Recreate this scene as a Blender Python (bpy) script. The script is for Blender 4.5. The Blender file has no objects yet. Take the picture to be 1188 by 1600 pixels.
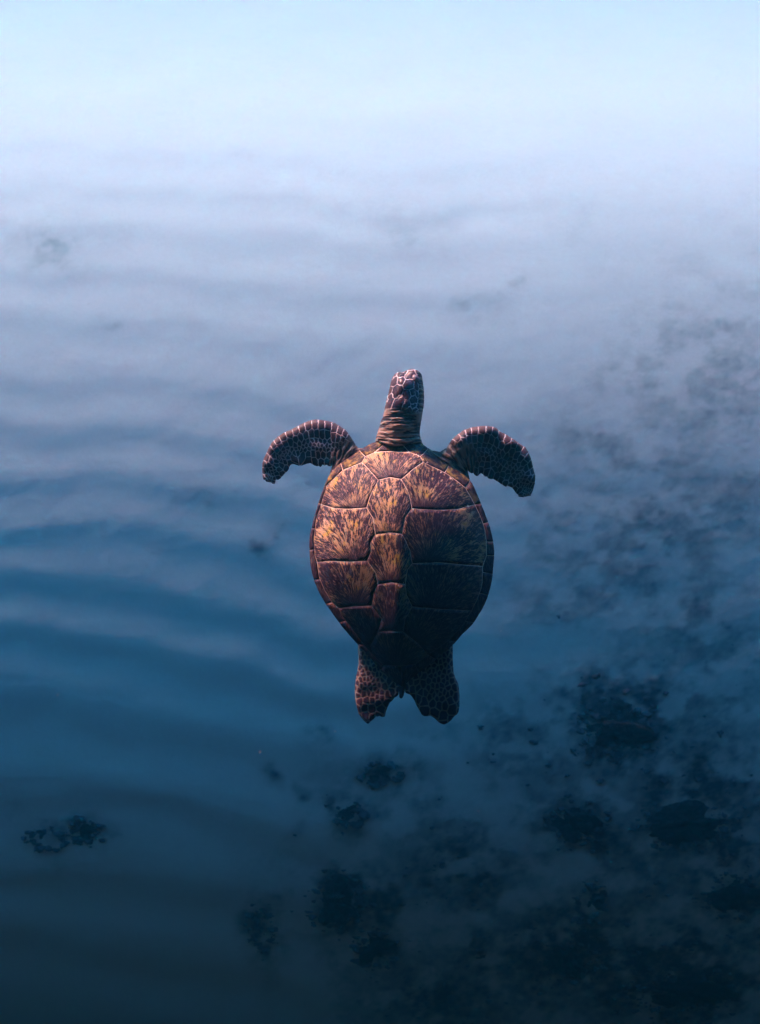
import bpy, bmesh, math, random
import numpy as np
from mathutils import Vector, Matrix
from mathutils.bvhtree import BVHTree
from mathutils.kdtree import KDTree
from mathutils.geometry import delaunay_2d_cdt

R = math.radians
sc = bpy.context.scene
C = sc.collection
rng = random.Random(7)

# ------------------------------------------------------------------ camera
PITCH, VFOV = -77.0, 48.5
cam = bpy.data.objects.new('camera', bpy.data.cameras.new('camera'))
C.objects.link(cam)
sc.camera = cam
cam.data.sensor_fit = 'VERTICAL'
cam.data.angle = R(VFOV)
cam.data.clip_end = 3000
cam.rotation_euler = (R(90 + PITCH), 0, 0)
cam.data.dof.use_dof = True
cam.data.dof.focus_distance = 2.4
cam.data.dof.aperture_fstop = 5.0
cam.data.sensor_height = 24

# ------------------------------------------------------------------ sky and sun
TILT = 7.0                             # turtle lies this much flatter than the picture plane
SUN_EL, SUN_AZ = 14.5, 28.0            # low sun ahead and a little to the left
w = bpy.data.worlds.new('World')
sc.world = w
w.use_nodes = True
sky = w.node_tree.nodes.new('ShaderNodeTexSky')
sky.sky_type = 'NISHITA'
sky.sun_disc = False
sky.ozone_density = 7.2
sky.dust_density = 0.0
sky.air_density = 1.0
sky.sun_elevation = R(SUN_EL)
sky.sun_rotation = R(-SUN_AZ)
w.node_tree.links.new(sky.outputs[0], w.node_tree.nodes['Background'].inputs[0])
w.node_tree.nodes['Background'].inputs[1].default_value = 0.15
sun = bpy.data.objects.new('sun', bpy.data.lights.new('sun', 'SUN'))
C.objects.link(sun)
sun.data.energy = 5.0
sun.data.angle = R(13)
sun.data.color = (1, .435, .34)
sun.rotation_euler = (R(-(90 - SUN_EL)), 0, R(SUN_AZ))

sc.view_settings.view_transform = 'Standard'
sc.view_settings.look = 'None'
sc.view_settings.exposure = 2.4
sc.view_settings.gamma = 1
sc.view_settings.use_curve_mapping = False
sc.cycles.volume_bounces = 2

# ------------------------------------------------------------------ helpers
def obj(name, me, mat=None, parent=None, **props):
    o = bpy.data.objects.new(name, me)
    C.objects.link(o)
    if mat and me is not None and not me.materials:
        me.materials.append(mat)
    o.parent = parent
    for k, v in props.items():
        o[k] = v
    return o

def mesh(name, v, f, smooth=True):
    me = bpy.data.meshes.new(name)
    me.from_pydata([tuple(p) for p in v], [], [tuple(q) for q in f])
    if smooth:
        me.polygons.foreach_set('use_smooth', [True] * len(me.polygons))
    me.update()
    return me

def attr(me, name, vals, typ='FLOAT'):
    a = me.attributes.new(name, typ, 'POINT')
    vals = np.asarray(vals, dtype=np.float32)
    a.data.foreach_set('vector' if typ == 'FLOAT_VECTOR' else 'value', vals.ravel())

_tab = np.random.RandomState(11).rand(256, 256)
def vnoise(x, y):
    x = np.asarray(x, float); y = np.asarray(y, float)
    xi = np.floor(x).astype(int); yi = np.floor(y).astype(int)
    fx = x - xi; fy = y - yi
    fx = fx * fx * fx * (fx * (fx * 6 - 15) + 10); fy = fy * fy * fy * (fy * (fy * 6 - 15) + 10)
    t = lambda a, b: _tab[a & 255, b & 255]
    return ((t(xi, yi) * (1 - fx) + t(xi + 1, yi) * fx) * (1 - fy)
            + (t(xi, yi + 1) * (1 - fx) + t(xi + 1, yi + 1) * fx) * fy)
def fbm(x, y, o=4, g=.5):
    s = 0; a = 1; n = 0
    for k in range(o):
        s = s + a * vnoise(x * 2 ** k + 17.3 * k, y * 2 ** k + 5.1 * k); n += a; a *= g
    return s / n
def sstep(a, b, x):
    t = np.clip((x - a) / (b - a), 0, 1)
    return t * t * (3 - 2 * t)

class NT:
    """small node-tree writer"""
    def __init__(s, name):
        s.m = bpy.data.materials.new(name); s.m.use_nodes = True
        s.t = s.m.node_tree; s.b = s.t.nodes['Principled BSDF']; s.out = s.t.nodes['Material Output']
    def n(s, kind, **kw):
        x = s.t.nodes.new(kind)
        for k, v in kw.items():
            setattr(x, k, v)
        return x
    def link(s, a, b): s.t.links.new(a, b)
    def put(s, sock, v):
        if hasattr(v, 'links') or isinstance(v, bpy.types.NodeSocket): s.link(v, sock)
        else: sock.default_value = (*v, 1) if isinstance(v, tuple) and len(v) == 3 and sock.type == 'RGBA' else v
    def attr(s, name, o='Fac'):
        return s.n('ShaderNodeAttribute', attribute_name=name).outputs[o]
    def math(s, op, a, b=0.0, c=0.0, clamp=False):
        x = s.n('ShaderNodeMath', operation=op, use_clamp=clamp)
        for i, v in enumerate((a, b, c)): s.put(x.inputs[i], v)
        return x.outputs[0]
    def vmath(s, op, a, b):
        x = s.n('ShaderNodeVectorMath', operation=op)
        s.put(x.inputs[0], a); s.put(x.inputs[1], b)
        return x.outputs[1 if op in ('LENGTH', 'DOT_PRODUCT') else 0]
    def mix(s, f, a, b):
        x = s.n('ShaderNodeMix', data_type='RGBA')
        s.put(x.inputs[0], f); s.put(x.inputs[6], a); s.put(x.inputs[7], b)
        return x.outputs[2]
    def noise(s, vec, scale, detail=4, rough=.6, dist=0):
        x = s.n('ShaderNodeTexNoise')
        if vec is not None: s.link(vec, x.inputs['Vector'])
        x.inputs['Scale'].default_value = scale; x.inputs['Detail'].default_value = detail
        x.inputs['Roughness'].default_value = rough; x.inputs['Distortion'].default_value = dist
        return x.outputs['Fac']
    def ramp(s, f, a, b):
        x = s.n('ShaderNodeMapRange', interpolation_type='SMOOTHSTEP')
        s.put(x.inputs[0], f); x.inputs[1].default_value = a; x.inputs[2].default_value = b
        return x.outputs[0]
    def obj(s): return s.n('ShaderNodeTexCoord').outputs['Object']
    def bump(s, h, dist, strength=1.0):
        x = s.n('ShaderNodeBump'); s.link(h, x.inputs['Height'])
        x.inputs['Distance'].default_value = dist; x.inputs['Strength'].default_value = strength
        s.link(x.outputs[0], s.b.inputs['Normal'])
    def fin(s, col, rough=.7, spec=.3):
        s.put(s.b.inputs['Base Color'], col); s.put(s.b.inputs['Roughness'], rough)
        s.b.inputs['Specular IOR Level'].default_value = spec
        return s.m

# ------------------------------------------------------------------ seabed
CA = R(90 + PITCH)
FPX = 800 / math.tan(R(VFOV / 2))
def to_px(x, y, z):
    """photo pixel (of 1188 x 1600) under which a point lies; used only to lay out the seabed's relief"""
    yc = y * math.cos(CA) + z * math.sin(CA)
    zc = -y * math.sin(CA) + z * math.cos(CA)
    d = np.maximum(-zc, .3)
    return 594 + x / d * FPX, 800 - yc / d * FPX

def lines(lo, hi, step, far):
    a = list(np.arange(lo, hi + 1e-6, step))
    s = step; v = hi
    up = []
    while v < far:
        s *= 1.35; v += s; up.append(v)
    s = step; v = lo; dn = []
    while v > -far:
        s *= 1.35; v -= s; dn.append(v)
    return np.array(dn[::-1] + a + up)
gx = lines(-3.7, 3.7, .0165, 600)
gy = lines(-2.2, 6.2, .0165, 600)
# broad shape: a sandy rise whose far side leans to the sun and whose near side drops off towards the added sky blocker
SL_Y = [-30, -3.6, -2.6, -1.6, -.93, .04, .88, 1.66, 2.45, 3.34, 4.1, 5, 5.6, 11, 15, 40, 60]
SL_A = [0, 0, 47, 47, 43, 28, 19.5, 15, 4.5, -7, -21, -35, -36, -34, -8, 0, 0]
fy = np.linspace(-30, 60, 3601)
slp = np.tan(np.radians(np.interp(fy, SL_Y, SL_A)))
slp = np.convolve(np.pad(slp, 12, mode='edge'), np.ones(25) / 25, 'valid')
fz = np.concatenate([[0], np.cumsum((slp[1:] + slp[:-1]) / 2 * np.diff(fy))])
fz -= np.interp(1.6, fy, fz) + 7.2
X, Y = np.meshgrid(gx, gy, indexing='ij')
Z0 = np.interp(Y, fy, fz)
Z0 = np.where(Y < -3.5, np.interp(-3.5, fy, fz), Z0)
wide = 1 - sstep(8, 60, np.abs(X))
PX, PY = to_px(X, Y, Z0)
inview = sstep(-500, -150, PX) * (1 - sstep(1338, 1700, PX)) * sstep(-500, -100, PY) * (1 - sstep(1750, 2000, PY)) * (Y > -4) * (Y < 12)
# sand waves: crests read from the photograph
cr_y = np.array([-260, -150, -40, 60, 150, 225, 290, 350, 430, 502, 585, 650, 722, 800, 882, 975, 1070, 1200, 1330, 1450, 1560, 1700, 1900])
shp_x = [-300, 0, 100, 250, 400, 500, 640, 850, 1200, 1600]
shp_y = [-10, 0, 14, 32, 62, 92, 110, 96, 70, 60]
SH = np.interp(PX, shp_x, shp_y) * (.25 + .75 * sstep(480, 760, PY))
warp = (fbm(PX / 210 + 3, PY / 260, 3) - .5) * 75
yy = PY - SH - warp
kk = np.interp(yy, cr_y, np.arange(len(cr_y)))
p = kk - np.floor(kk)
prof = np.where(p < .44, .5 + .5 * np.cos(np.pi * p / .44), .5 - .5 * np.cos(np.pi * (p - .44) / .56))
cell = np.floor(kk)
amp = .95 + .5 * vnoise(cell * 3.7 + 9, PX / 330 + cell)
rightfade = 1 - .75 * sstep(520, 900, PX + .25 * (PY - 800))
Z = Z0 + inview * (.0036 + .0065 * sstep(780, 1100, PY) + .006 * sstep(1080, 1300, PY)) * amp * rightfade * (prof - .5)
Z += inview * (.012 * (fbm(X * 1.1, Y * 1.3 + 4, 3) - .5) + .0030 * (fbm(X * 4, Y * 8, 4) - .5) + .0012 * (fbm(X * 22 + 3, Y * 26, 2) - .5))
# where the reef turf lies (photo blobs: x, y, rx, ry, weight)
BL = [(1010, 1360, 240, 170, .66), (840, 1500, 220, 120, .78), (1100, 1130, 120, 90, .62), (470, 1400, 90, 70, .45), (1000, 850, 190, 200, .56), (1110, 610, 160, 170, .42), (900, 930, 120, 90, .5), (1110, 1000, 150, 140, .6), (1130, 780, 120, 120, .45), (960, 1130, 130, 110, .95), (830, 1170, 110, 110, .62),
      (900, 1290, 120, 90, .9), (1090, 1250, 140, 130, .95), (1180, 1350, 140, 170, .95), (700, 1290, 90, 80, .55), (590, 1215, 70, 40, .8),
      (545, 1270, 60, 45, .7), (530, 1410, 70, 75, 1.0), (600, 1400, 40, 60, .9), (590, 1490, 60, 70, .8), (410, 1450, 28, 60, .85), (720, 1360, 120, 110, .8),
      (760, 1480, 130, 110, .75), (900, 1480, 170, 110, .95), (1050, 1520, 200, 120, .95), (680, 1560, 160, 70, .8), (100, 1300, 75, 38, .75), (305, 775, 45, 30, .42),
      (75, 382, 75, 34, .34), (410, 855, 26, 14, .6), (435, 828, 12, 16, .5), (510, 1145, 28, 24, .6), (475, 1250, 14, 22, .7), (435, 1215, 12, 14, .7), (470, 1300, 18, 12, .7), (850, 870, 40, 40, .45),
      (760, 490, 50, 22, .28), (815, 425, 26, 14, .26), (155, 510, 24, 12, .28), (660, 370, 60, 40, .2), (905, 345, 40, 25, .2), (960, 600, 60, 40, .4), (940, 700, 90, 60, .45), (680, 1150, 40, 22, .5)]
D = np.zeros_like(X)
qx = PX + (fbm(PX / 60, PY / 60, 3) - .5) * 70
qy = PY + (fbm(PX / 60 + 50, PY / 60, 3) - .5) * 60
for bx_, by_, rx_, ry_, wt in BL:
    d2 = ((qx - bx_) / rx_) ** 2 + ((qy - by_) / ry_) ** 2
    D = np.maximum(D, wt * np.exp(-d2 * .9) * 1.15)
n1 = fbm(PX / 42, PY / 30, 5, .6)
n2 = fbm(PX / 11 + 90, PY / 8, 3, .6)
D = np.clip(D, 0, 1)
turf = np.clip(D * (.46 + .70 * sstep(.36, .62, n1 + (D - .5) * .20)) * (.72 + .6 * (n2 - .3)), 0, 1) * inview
Z += (.007 + .015 * sstep(900, 1200, PY)) * turf * (fbm(X * 9, Y * 9, 3, .6) - .2)
nx, ny = len(gx), len(gy)
co = np.stack([X, Y, Z], -1).reshape(-1, 3)
idx = np.arange(nx * ny).reshape(nx, ny)
fc = np.stack([idx[:-1, :-1], idx[1:, :-1], idx[1:, 1:], idx[:-1, 1:]], -1).reshape(-1, 4)
me = bpy.data.meshes.new('seabed')
me.vertices.add(len(co)); me.vertices.foreach_set('co', co.astype(np.float32).ravel())
me.loops.add(fc.size); me.loops.foreach_set('vertex_index', fc.astype(np.int32).ravel())
me.polygons.add(len(fc)); me.polygons.foreach_set('loop_start', np.arange(0, fc.size, 4, dtype=np.int32))
me.update(calc_edges=True)
me.polygons.foreach_set('use_smooth', [True] * len(me.polygons))
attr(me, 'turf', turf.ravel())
g = NT('sand')
P0 = g.obj()
tf = g.attr('turf')
n_f = g.noise(P0, 60, 3, .7); n_m = g.noise(P0, 9, 5, .65); n_b = g.noise(P0, 1.6, 4, .6)
sand = g.mix(n_b, (.43, .525, .52), (.48, .565, .555))
sand = g.mix(g.math('MULTIPLY', g.ramp(n_m, .5, .8), .25), sand, (.35, .42, .44))
sand = g.mix(g.math('MULTIPLY', g.ramp(n_f, .42, .62), .16), sand, (.34, .37, .38))
sand = g.mix(g.math('MULTIPLY', g.ramp(g.noise(P0, 28, 3, .6), .52, .70), .12), sand, (.56, .62, .61))
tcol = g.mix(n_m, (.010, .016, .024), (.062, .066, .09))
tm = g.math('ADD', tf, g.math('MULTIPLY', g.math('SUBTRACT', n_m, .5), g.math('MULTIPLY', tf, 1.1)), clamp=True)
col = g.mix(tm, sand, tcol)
g.bump(g.math('ADD', g.math('MULTIPLY', n_m, .6), g.math('MULTIPLY', n_f, .25)), .007, .4)
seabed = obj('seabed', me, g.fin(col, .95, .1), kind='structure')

def ground(x, y):
    i = min(max(np.searchsorted(gx, x) - 1, 0), nx - 2); j = min(max(np.searchsorted(gy, y) - 1, 0), ny - 2)
    return float(Z[i, j])
def px_ground(px, py):
    """seabed point seen at a photo pixel"""
    v = Vector(((px - 594) / FPX, (800 - py) / FPX, -1)); v.rotate(cam.rotation_euler)
    t = 3.0
    while t < 16:
        q = v * t
        if q.z < np.interp(q.y, fy, fz): break
        t += .02
    return v.x * t, v.y * t

# ------------------------------------------------------------------ reef lumps and rubble
def lump_mesh(name, seed, sub=3, flat=.55, rough=.5):
    bm = bmesh.new(); bmesh.ops.create_icosphere(bm, subdivisions=sub, radius=1)
    r_ = random.Random(seed); ox, oy = r_.uniform(0, 90), r_.uniform(0, 90)
    for q in bm.verts:
        c_ = q.co.copy()
        d = float(fbm(np.array(c_.x * 1.3 + c_.z + ox), np.array(c_.y * 1.3 - c_.z + oy), 3 if sub < 4 else 5, .62))
        q.co = c_ * (1 - rough * .5 + rough * 1.6 * (d - .3)); q.co.z *= flat
    me = bpy.data.meshes.new(name); bm.to_mesh(me); bm.free()
    me.polygons.foreach_set('use_smooth', [True] * len(me.polygons))
    return me
q = NT('reef_growth')
n_ = q.noise(q.obj(), 3.2, 6, .75); n2_ = q.noise(q.obj(), 22, 3, .6)
q.bump(q.math('ADD', n_, q.math('MULTIPLY', n2_, .5)), .06, .8)
M_reef = q.fin(q.mix(q.ramp(n_, .38, .66), (.012, .016, .021), (.055, .060, .072)), .95, .08)
HEADS = [
 (962, 1135, .34, .24, 'broad dark coral lump at the upper end of the lower right reef'),
 (895, 1285, .25, .20, 'dark round coral lump left of the widest black reef patch, above a pale sand hollow'),
 (1075, 1290, .40, .24, 'widest black coral lump near the right side of the picture'),
 (525, 1412, .28, .32, 'tall black coral lump on sand below the turtle tail'),
 (412, 1455, .10, .26, 'narrow upright dark lump standing alone on sand at the reef left edge'),
 (590, 1482, .22, .26, 'dark coral lump lowest of the three below the turtle'),
 (922, 1410, .13, .26, 'slim dark rock between pale sand slabs at lower right'),
 (1150, 1395, .30, .22, 'dark coral lump touching the right edge of the picture'),
 (1060, 1550, .50, .30, 'large black reef mass in the bottom right corner'),
 (890, 1500, .26, .26, 'ragged black coral lump below the slim rock at lower right'),
 (75, 1308, .18, .11, 'left half of the ragged dark rock pair alone on sand at lower left'),
 (133, 1296, .12, .14, 'right half of the ragged dark rock pair alone on sand at lower left'),
 (598, 1207, .17, .11, 'small dark rock below the left rear flipper'),
 (552, 1272, .13, .10, 'small dark rock between the tail rock and the tall black coral lump')]
HEAD_AT = []
for k, (px_, py_, a_, b_, lab) in enumerate(HEADS):
    gx_, gy_ = px_ground(px_, py_)
    o = obj('coral_head', lump_mesh('coral_head', 40 + k, 5, .5, 1.0), M_reef)
    o.location = (gx_, gy_, ground(gx_, gy_) - .015); o.scale = (a_ * .72, b_ * .72, min(a_, b_) * .40)
    sl_ = math.atan((np.interp(gy_ + .1, fy, fz) - np.interp(gy_ - .1, fy, fz)) / .2)
    o.rotation_euler = (sl_, 0, rng.uniform(-.2, .2))     # lies on the slope
    HEAD_AT.append((gx_, gy_, a_ * .72, b_ * .72))
    o['label'] = lab; o['category'] = 'coral'; o['group'] = 'dark coral lumps on the seabed'
def rubble():
    base = [lump_mesh('r', 300 + i, 2, .5, 1.0) for i in range(6)]
    bc = []
    for b in base:
        c_ = np.empty(len(b.vertices) * 3); b.vertices.foreach_get('co', c_)
        bc.append((c_.reshape(-1, 3), np.array([p_.vertices[:] for p_ in b.polygons])))
        bpy.data.meshes.remove(b)
    r_ = np.random.RandomState(5); vv = []; ff = []; n = 0; off = 0
    ii = np.nonzero((turf.ravel() > .16))[0]
    pr = turf.ravel()[ii] ** 1.8 * (.012 + sstep(900, 1200, PY.ravel()[ii])); pr /= pr.sum()
    pick = r_.choice(ii, 1500, p=pr)
    Xr, Yr, Zr, Tr = X.ravel(), Y.ravel(), Z.ravel(), turf.ravel()
    spots = [(Xr_, Yr_, T_) for Xr_, Yr_, T_ in zip(Xr[pick], Yr[pick], Tr[pick])]
    for hx, hy, ha, hb in HEAD_AT:                              # broken growth crowding round each lump
        for _ in range(int(60 + 900 * ha * hb)):
            a = r_.rand() * 6.28; q0 = .75 + .5 * abs(r_.normal(0, .6))
            spots.append((hx + math.cos(a) * ha * q0, hy + math.sin(a) * hb * .8 * q0, 1.0))
    for x0_, y0_, t0_ in spots:
        c_, t_ = bc[r_.randint(6)]
        s_ = (.009 + .020 * r_.rand() ** 2.5) * (.6 + .7 * t0_); a = r_.rand() * 6.28
        ca, sa = math.cos(a), math.sin(a); st = .7 + .7 * r_.rand()
        q_ = np.stack([c_[:, 0] * ca * st - c_[:, 1] * sa, c_[:, 0] * sa * st + c_[:, 1] * ca, c_[:, 2] * .55], -1) * s_
        vv.append(q_ + [x0_ + r_.uniform(-.01, .01), y0_ + r_.uniform(-.01, .01), ground(x0_, y0_)]); ff.append(t_ + off); off += len(c_)
    me = mesh('reef_rubble', np.concatenate(vv), np.concatenate(ff))
    return obj('reef_rubble', me, M_rub, kind='stuff', label='dark algae covered rubble scattered over the pale sand at right')
q = NT('rubble_growth')
n_ = q.noise(q.obj(), 7, 4, .7)
M_rub = q.fin(q.mix(n_, (.022, .030, .038), (.09, .10, .12)), .95, .08)
rubble()

# ------------------------------------------------------------------ added wall and overhang, out of view, that block sky light
def sky_blocker():
    prf = [(-3.1, -15), (-3.2, -12), (-2.9, -8.5), (-2.8, -6), (-2.5, -3.5), (-2.2, -1.0), (-1.6, -.2), (-.9, .4), (.2, .7), (2.4, .95), (4.3, 1.1), (4.6, 1.3), (3.6, 1.6), (-2.4, 1.7), (-6, 1.7), (-14, 1.65)]
    xs_ = np.concatenate([np.linspace(-40, -8, 14), np.linspace(-7.5, 7.5, 61), np.linspace(8, 40, 14)])
    prf2 = []
    for a, b in zip(prf[:-1], prf[1:]):
        for k in range(4): prf2.append((a[0] + (b[0] - a[0]) * k / 4, a[1] + (b[1] - a[1]) * k / 4))
    prf2.append(prf[-1])
    v = []
    for i, x in enumerate(xs_):
        for j, (y, z) in enumerate(prf2):
            d = (fbm(np.array(x * .7 + 30), np.array(z * .7 + y), 4) - .5) * .5
            v.append((x, y - abs(float(d)) * 1.0, z + float(d) * .4))
    m_ = len(prf2)
    f = [(i * m_ + j, (i + 1) * m_ + j, (i + 1) * m_ + j + 1, i * m_ + j + 1) for i in range(len(xs_) - 1) for j in range(m_ - 1)]
    q = NT('blocker_dark')
    n = q.noise(q.obj(), 3, 6, .7)
    q.bump(n, .1, .8)
    return obj('sky_blocker', mesh('sky_blocker', v, f), q.fin(q.mix(n, (.003, .007, .010), (.008, .015, .019)), .95, .1), kind='structure')
sky_blocker()

# ------------------------------------------------------------------ water haze
def haze():
    me = bpy.data.meshes.new('haze'); bm = bmesh.new(); bmesh.ops.create_cube(bm, size=2)
    for q in bm.verts: q.co = (q.co.x * 1100, q.co.y * 1100, 2.2 if q.co.z > 0 else -26)
    bm.to_mesh(me); bm.free()
    q = NT('water_haze'); q.t.nodes.remove(q.b)
    v = q.n('ShaderNodeVolumePrincipled')
    v.inputs['Density'].default_value = .055
    v.inputs['Color'].default_value = (.02, .36, .54, 1)
    v.inputs['Absorption Color'].default_value = (.24, .42, .41, 1)
    v.inputs['Anisotropy'].default_value = .9
    q.link(v.outputs[0], q.out.inputs['Volume'])
    return obj('haze', me, q.m, kind='stuff', label='blue sea water that veils the sandy seabed')
haze()

# ------------------------------------------------------------------ sea turtle
DIST = 2.4
S = DIST / FPX                              # metres per photo pixel at the turtle
CX, CY = 628.0, 830.0
def c1(x, y): return (380 + x / 2.475, 540 + y / 2.475)
def c2(x, y): return (470 + x / 3.7125, 680 + y / 3.7125)
def c3(x, y): return (470 + x / 3.7125, 860 + y / 3.7125)
def c4(x, y): return (560 + x / 8.486, 560 + y / 8.486)
def c5(x, y): return (390 + x / 6.2526, 630 + y / 6.2526)
def c6(x, y): return (680 + x / 6.6, 640 + y / 6.6)
def c7(x, y): return (540 + x / 5.94, 980 + y / 5.94)
def L(x, y, z=0.0): return ((x - CX) * S, (CY - y) * S, z * S)

turtle = bpy.data.objects.new('sea_turtle', None)
C.objects.link(turtle)
turtle['label'] = 'brown and purple sea turtle swimming above pale rippled sand, seen from above'
turtle['category'] = 'sea turtle'
ctr = Vector(((CX - 594) / FPX * DIST, (800 - CY) / FPX * DIST, -DIST))
ctr.rotate(cam.rotation_euler)
turtle.location = ctr
turtle.rotation_euler = (R(90 + PITCH - TILT), 0, 0)

def chain(pts, closed=True, step=3.0):
    """resample a polyline evenly"""
    P_ = [np.array(p, float) for p in pts]
    if closed: P_.append(P_[0])
    out = []
    for a, b in zip(P_[:-1], P_[1:]):
        n = max(1, int(round(np.linalg.norm(b - a) / step)))
        for k in range(n): out.append(a + (b - a) * k / n)
    if not closed: out.append(P_[-1])
    return np.array(out)

def chaikin(pts, closed=True, it=1):
    p = np.array(pts, float)
    for _ in range(it):
        q = np.roll(p, -1, 0)
        n = np.empty((2 * len(p), 2)); n[0::2] = p * .75 + q * .25; n[1::2] = p * .25 + q * .75
        p = n
    return p

def seg_dist(pts, poly, closed=True):
    a = np.array(poly, float); b = np.roll(a, -1, 0)
    if not closed: a, b = a[:-1], b[:-1]
    best = np.full(len(pts), 1e9)
    for p_, q_ in zip(a, b):
        d = q_ - p_; t = np.clip(((pts - p_) @ d) / max(d @ d, 1e-9), 0, 1)
        best = np.minimum(best, np.hypot(*(pts - p_ - t[:, None] * d).T))
    return best

def inside(pts, poly):
    x, y = pts[:, 0], pts[:, 1]; r = np.zeros(len(pts), bool)
    a = np.array(poly, float); b = np.roll(a, -1, 0)
    for (x1, y1), (x2, y2) in zip(a, b):
        c = (y1 > y) != (y2 > y)
        with np.errstate(divide='ignore', invalid='ignore'):
            r ^= c & (x < (x2 - x1) * (y - y1) / (y2 - y1) + x1)
    return r

def hexgrid(x0, x1, y0, y1, h):
    ys_ = np.arange(y0, y1, h * .866)
    out = []
    for i, y in enumerate(ys_):
        xs_ = np.arange(x0 + (h / 2 if i % 2 else 0), x1, h)
        out.append(np.stack([xs_, np.full_like(xs_, y)], -1))
    return np.concatenate(out)

def fill(poly, inner):
    """triangles of a polygon with given inner points"""
    n = len(poly)
    pts = [Vector(p) for p in np.concatenate([poly, inner])] if len(inner) else [Vector(p) for p in poly]
    r = delaunay_2d_cdt(pts, [], [list(range(n))], 1, 1e-4)
    V_, F_ = np.array([tuple(v) for v in r[0]]), [tuple(f) for f in r[2]]
    F2 = []
    for f in F_:
        a, b, c = V_[f[0]], V_[f[1]], V_[f[2]]
        ar = (b[0] - a[0]) * (c[1] - a[1]) - (b[1] - a[1]) * (c[0] - a[0])
        F2.append(f if ar < 0 else f[::-1])           # photo y runs down: normals face up after the flip
    from collections import Counter
    cnt = Counter()
    for f in F2:
        for i in range(3): cnt[tuple(sorted((f[i], f[(i + 1) % 3])))] += 1
    rim = [(f[i], f[(i + 1) % 3]) for f in F2 for i in range(3) if cnt[tuple(sorted((f[i], f[(i + 1) % 3])))] == 1]
    return V_, F2, rim

# --- shell outline and dome
shell_out = [c4(240, 1065), c4(330, 1120), c4(460, 1150), c4(600, 1135), c4(720, 1115), c4(850, 1085),
    c2(745, 78), c2(800, 122), c2(860, 168), c2(910, 198), c2(962, 232), c2(1003, 275), c2(1030, 345), c2(1068, 440), c2(1100, 530), c2(1120, 620),
    c2(1126, 700), c3(1118, 80), c3(1112, 150), c3(1100, 215), c3(1078, 285), c3(1045, 350), c3(1030, 372), c3(1000, 420), c3(960, 462), c3(935, 482), c3(900, 528),
    c3(860, 562), c3(790, 622), c3(720, 680), c3(660, 722), c3(610, 765), c3(592, 790), c3(566, 772), c3(520, 742), c3(470, 692), c3(400, 612), c3(320, 532), c3(250, 452), c3(190, 372), c3(140, 302), c3(100, 232),
    c3(72, 160), c3(55, 80), c2(53, 700), c2(47, 640), c2(52, 570), c2(75, 480), c2(100, 390), c2(130, 300), c2(165, 218), c2(205, 172), c2(265, 132), c2(332, 84), c2(390, 48)]
SO = chaikin(shell_out, True, 2)
DC = np.array([628.0, 822.0])
ang = np.arctan2(SO[:, 1] - DC[1], SO[:, 0] - DC[0]); rad = np.hypot(*(SO - DC).T)
o_ = np.argsort(ang)
tt = np.linspace(-np.pi, np.pi, 721)
rb = np.interp(tt, np.concatenate([ang[o_] - 2 * np.pi, ang[o_], ang[o_] + 2 * np.pi]), np.tile(rad[o_], 3))
kern = np.hanning(41); kern /= kern.sum()
rb = np.convolve(np.concatenate([rb[-61:-1], rb, rb[1:61]]), kern, 'same')[60:-60]
DOME = 80.0
def dome(p):
    p = np.atleast_2d(np.asarray(p, float)); d = p - DC
    r = np.hypot(*d.T); a = np.arctan2(d[:, 1], d[:, 0])
    rho = np.clip(r / np.interp(a, tt, rb), 0, 1.06)
    z = DOME * (1 - rho ** 2.15)
    z = z - 7 * np.exp(-((rho - .90) / .07) ** 2) * (rho > .4)          # shallow gutter above the flared rim
    z = z + 4.5 * np.exp(-((p[:, 0] - 620 - (p[:, 1] - 750) * .01) / 15) ** 2) * sstep(1.0, .5, rho)
    z = z - 10 * sstep(960, 1080, p[:, 1])
    return z

def shell_bed():
    rim_ = chain(SO, True, 4)
    cen = rim_.mean(0)
    rim_ = rim_ + (cen - rim_) / np.linalg.norm(cen - rim_, axis=1)[:, None] * .8
    hg = hexgrid(480, 778, 680, 1075, 3); hg = hg[inside(hg, rim_)]; hg = hg[seg_dist(hg, rim_) > 1.6]
    V_, F_, rm = fill(rim_, hg)
    n = len(V_); z = dome(V_) - .16 - .5 * sstep(14, 6, seg_dist(V_, SO))
    v = [L(x, y, q) for (x, y), q in zip(V_, z)]
    zb = np.where(seg_dist(V_, rim_) < .5, z - 7, -8)
    v += [L(x, y, q) for (x, y), q in zip(V_, np.minimum(zb, z - 3))]
    f = list(F_) + [tuple(i + n for i in t[::-1]) for t in F_]
    for a, b in rm: f.append((b, a, a + n, b + n))
    m = mesh('carapace', v, f)
    attr(m, 'rear', sstep(840, 1000, np.concatenate([V_[:, 1]] * 2)))  # seams also darken to the rear by colour, adding to the shade there
    q = NT('shell_seam')
    nn = q.noise(q.obj(), 60, 3)
    return obj('carapace', m, q.fin(q.mix(q.math('MAXIMUM', q.attr('rear'), q.math('MULTIPLY', q.ramp(q.noise(q.obj(), 26, 4, .7), .50, .64), .8)), q.mix(nn, (.44, .32, .25), (.66, .52, .45)), (.09, .055, .08)), .6, .3), turtle)
carapace = shell_bed()

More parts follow.
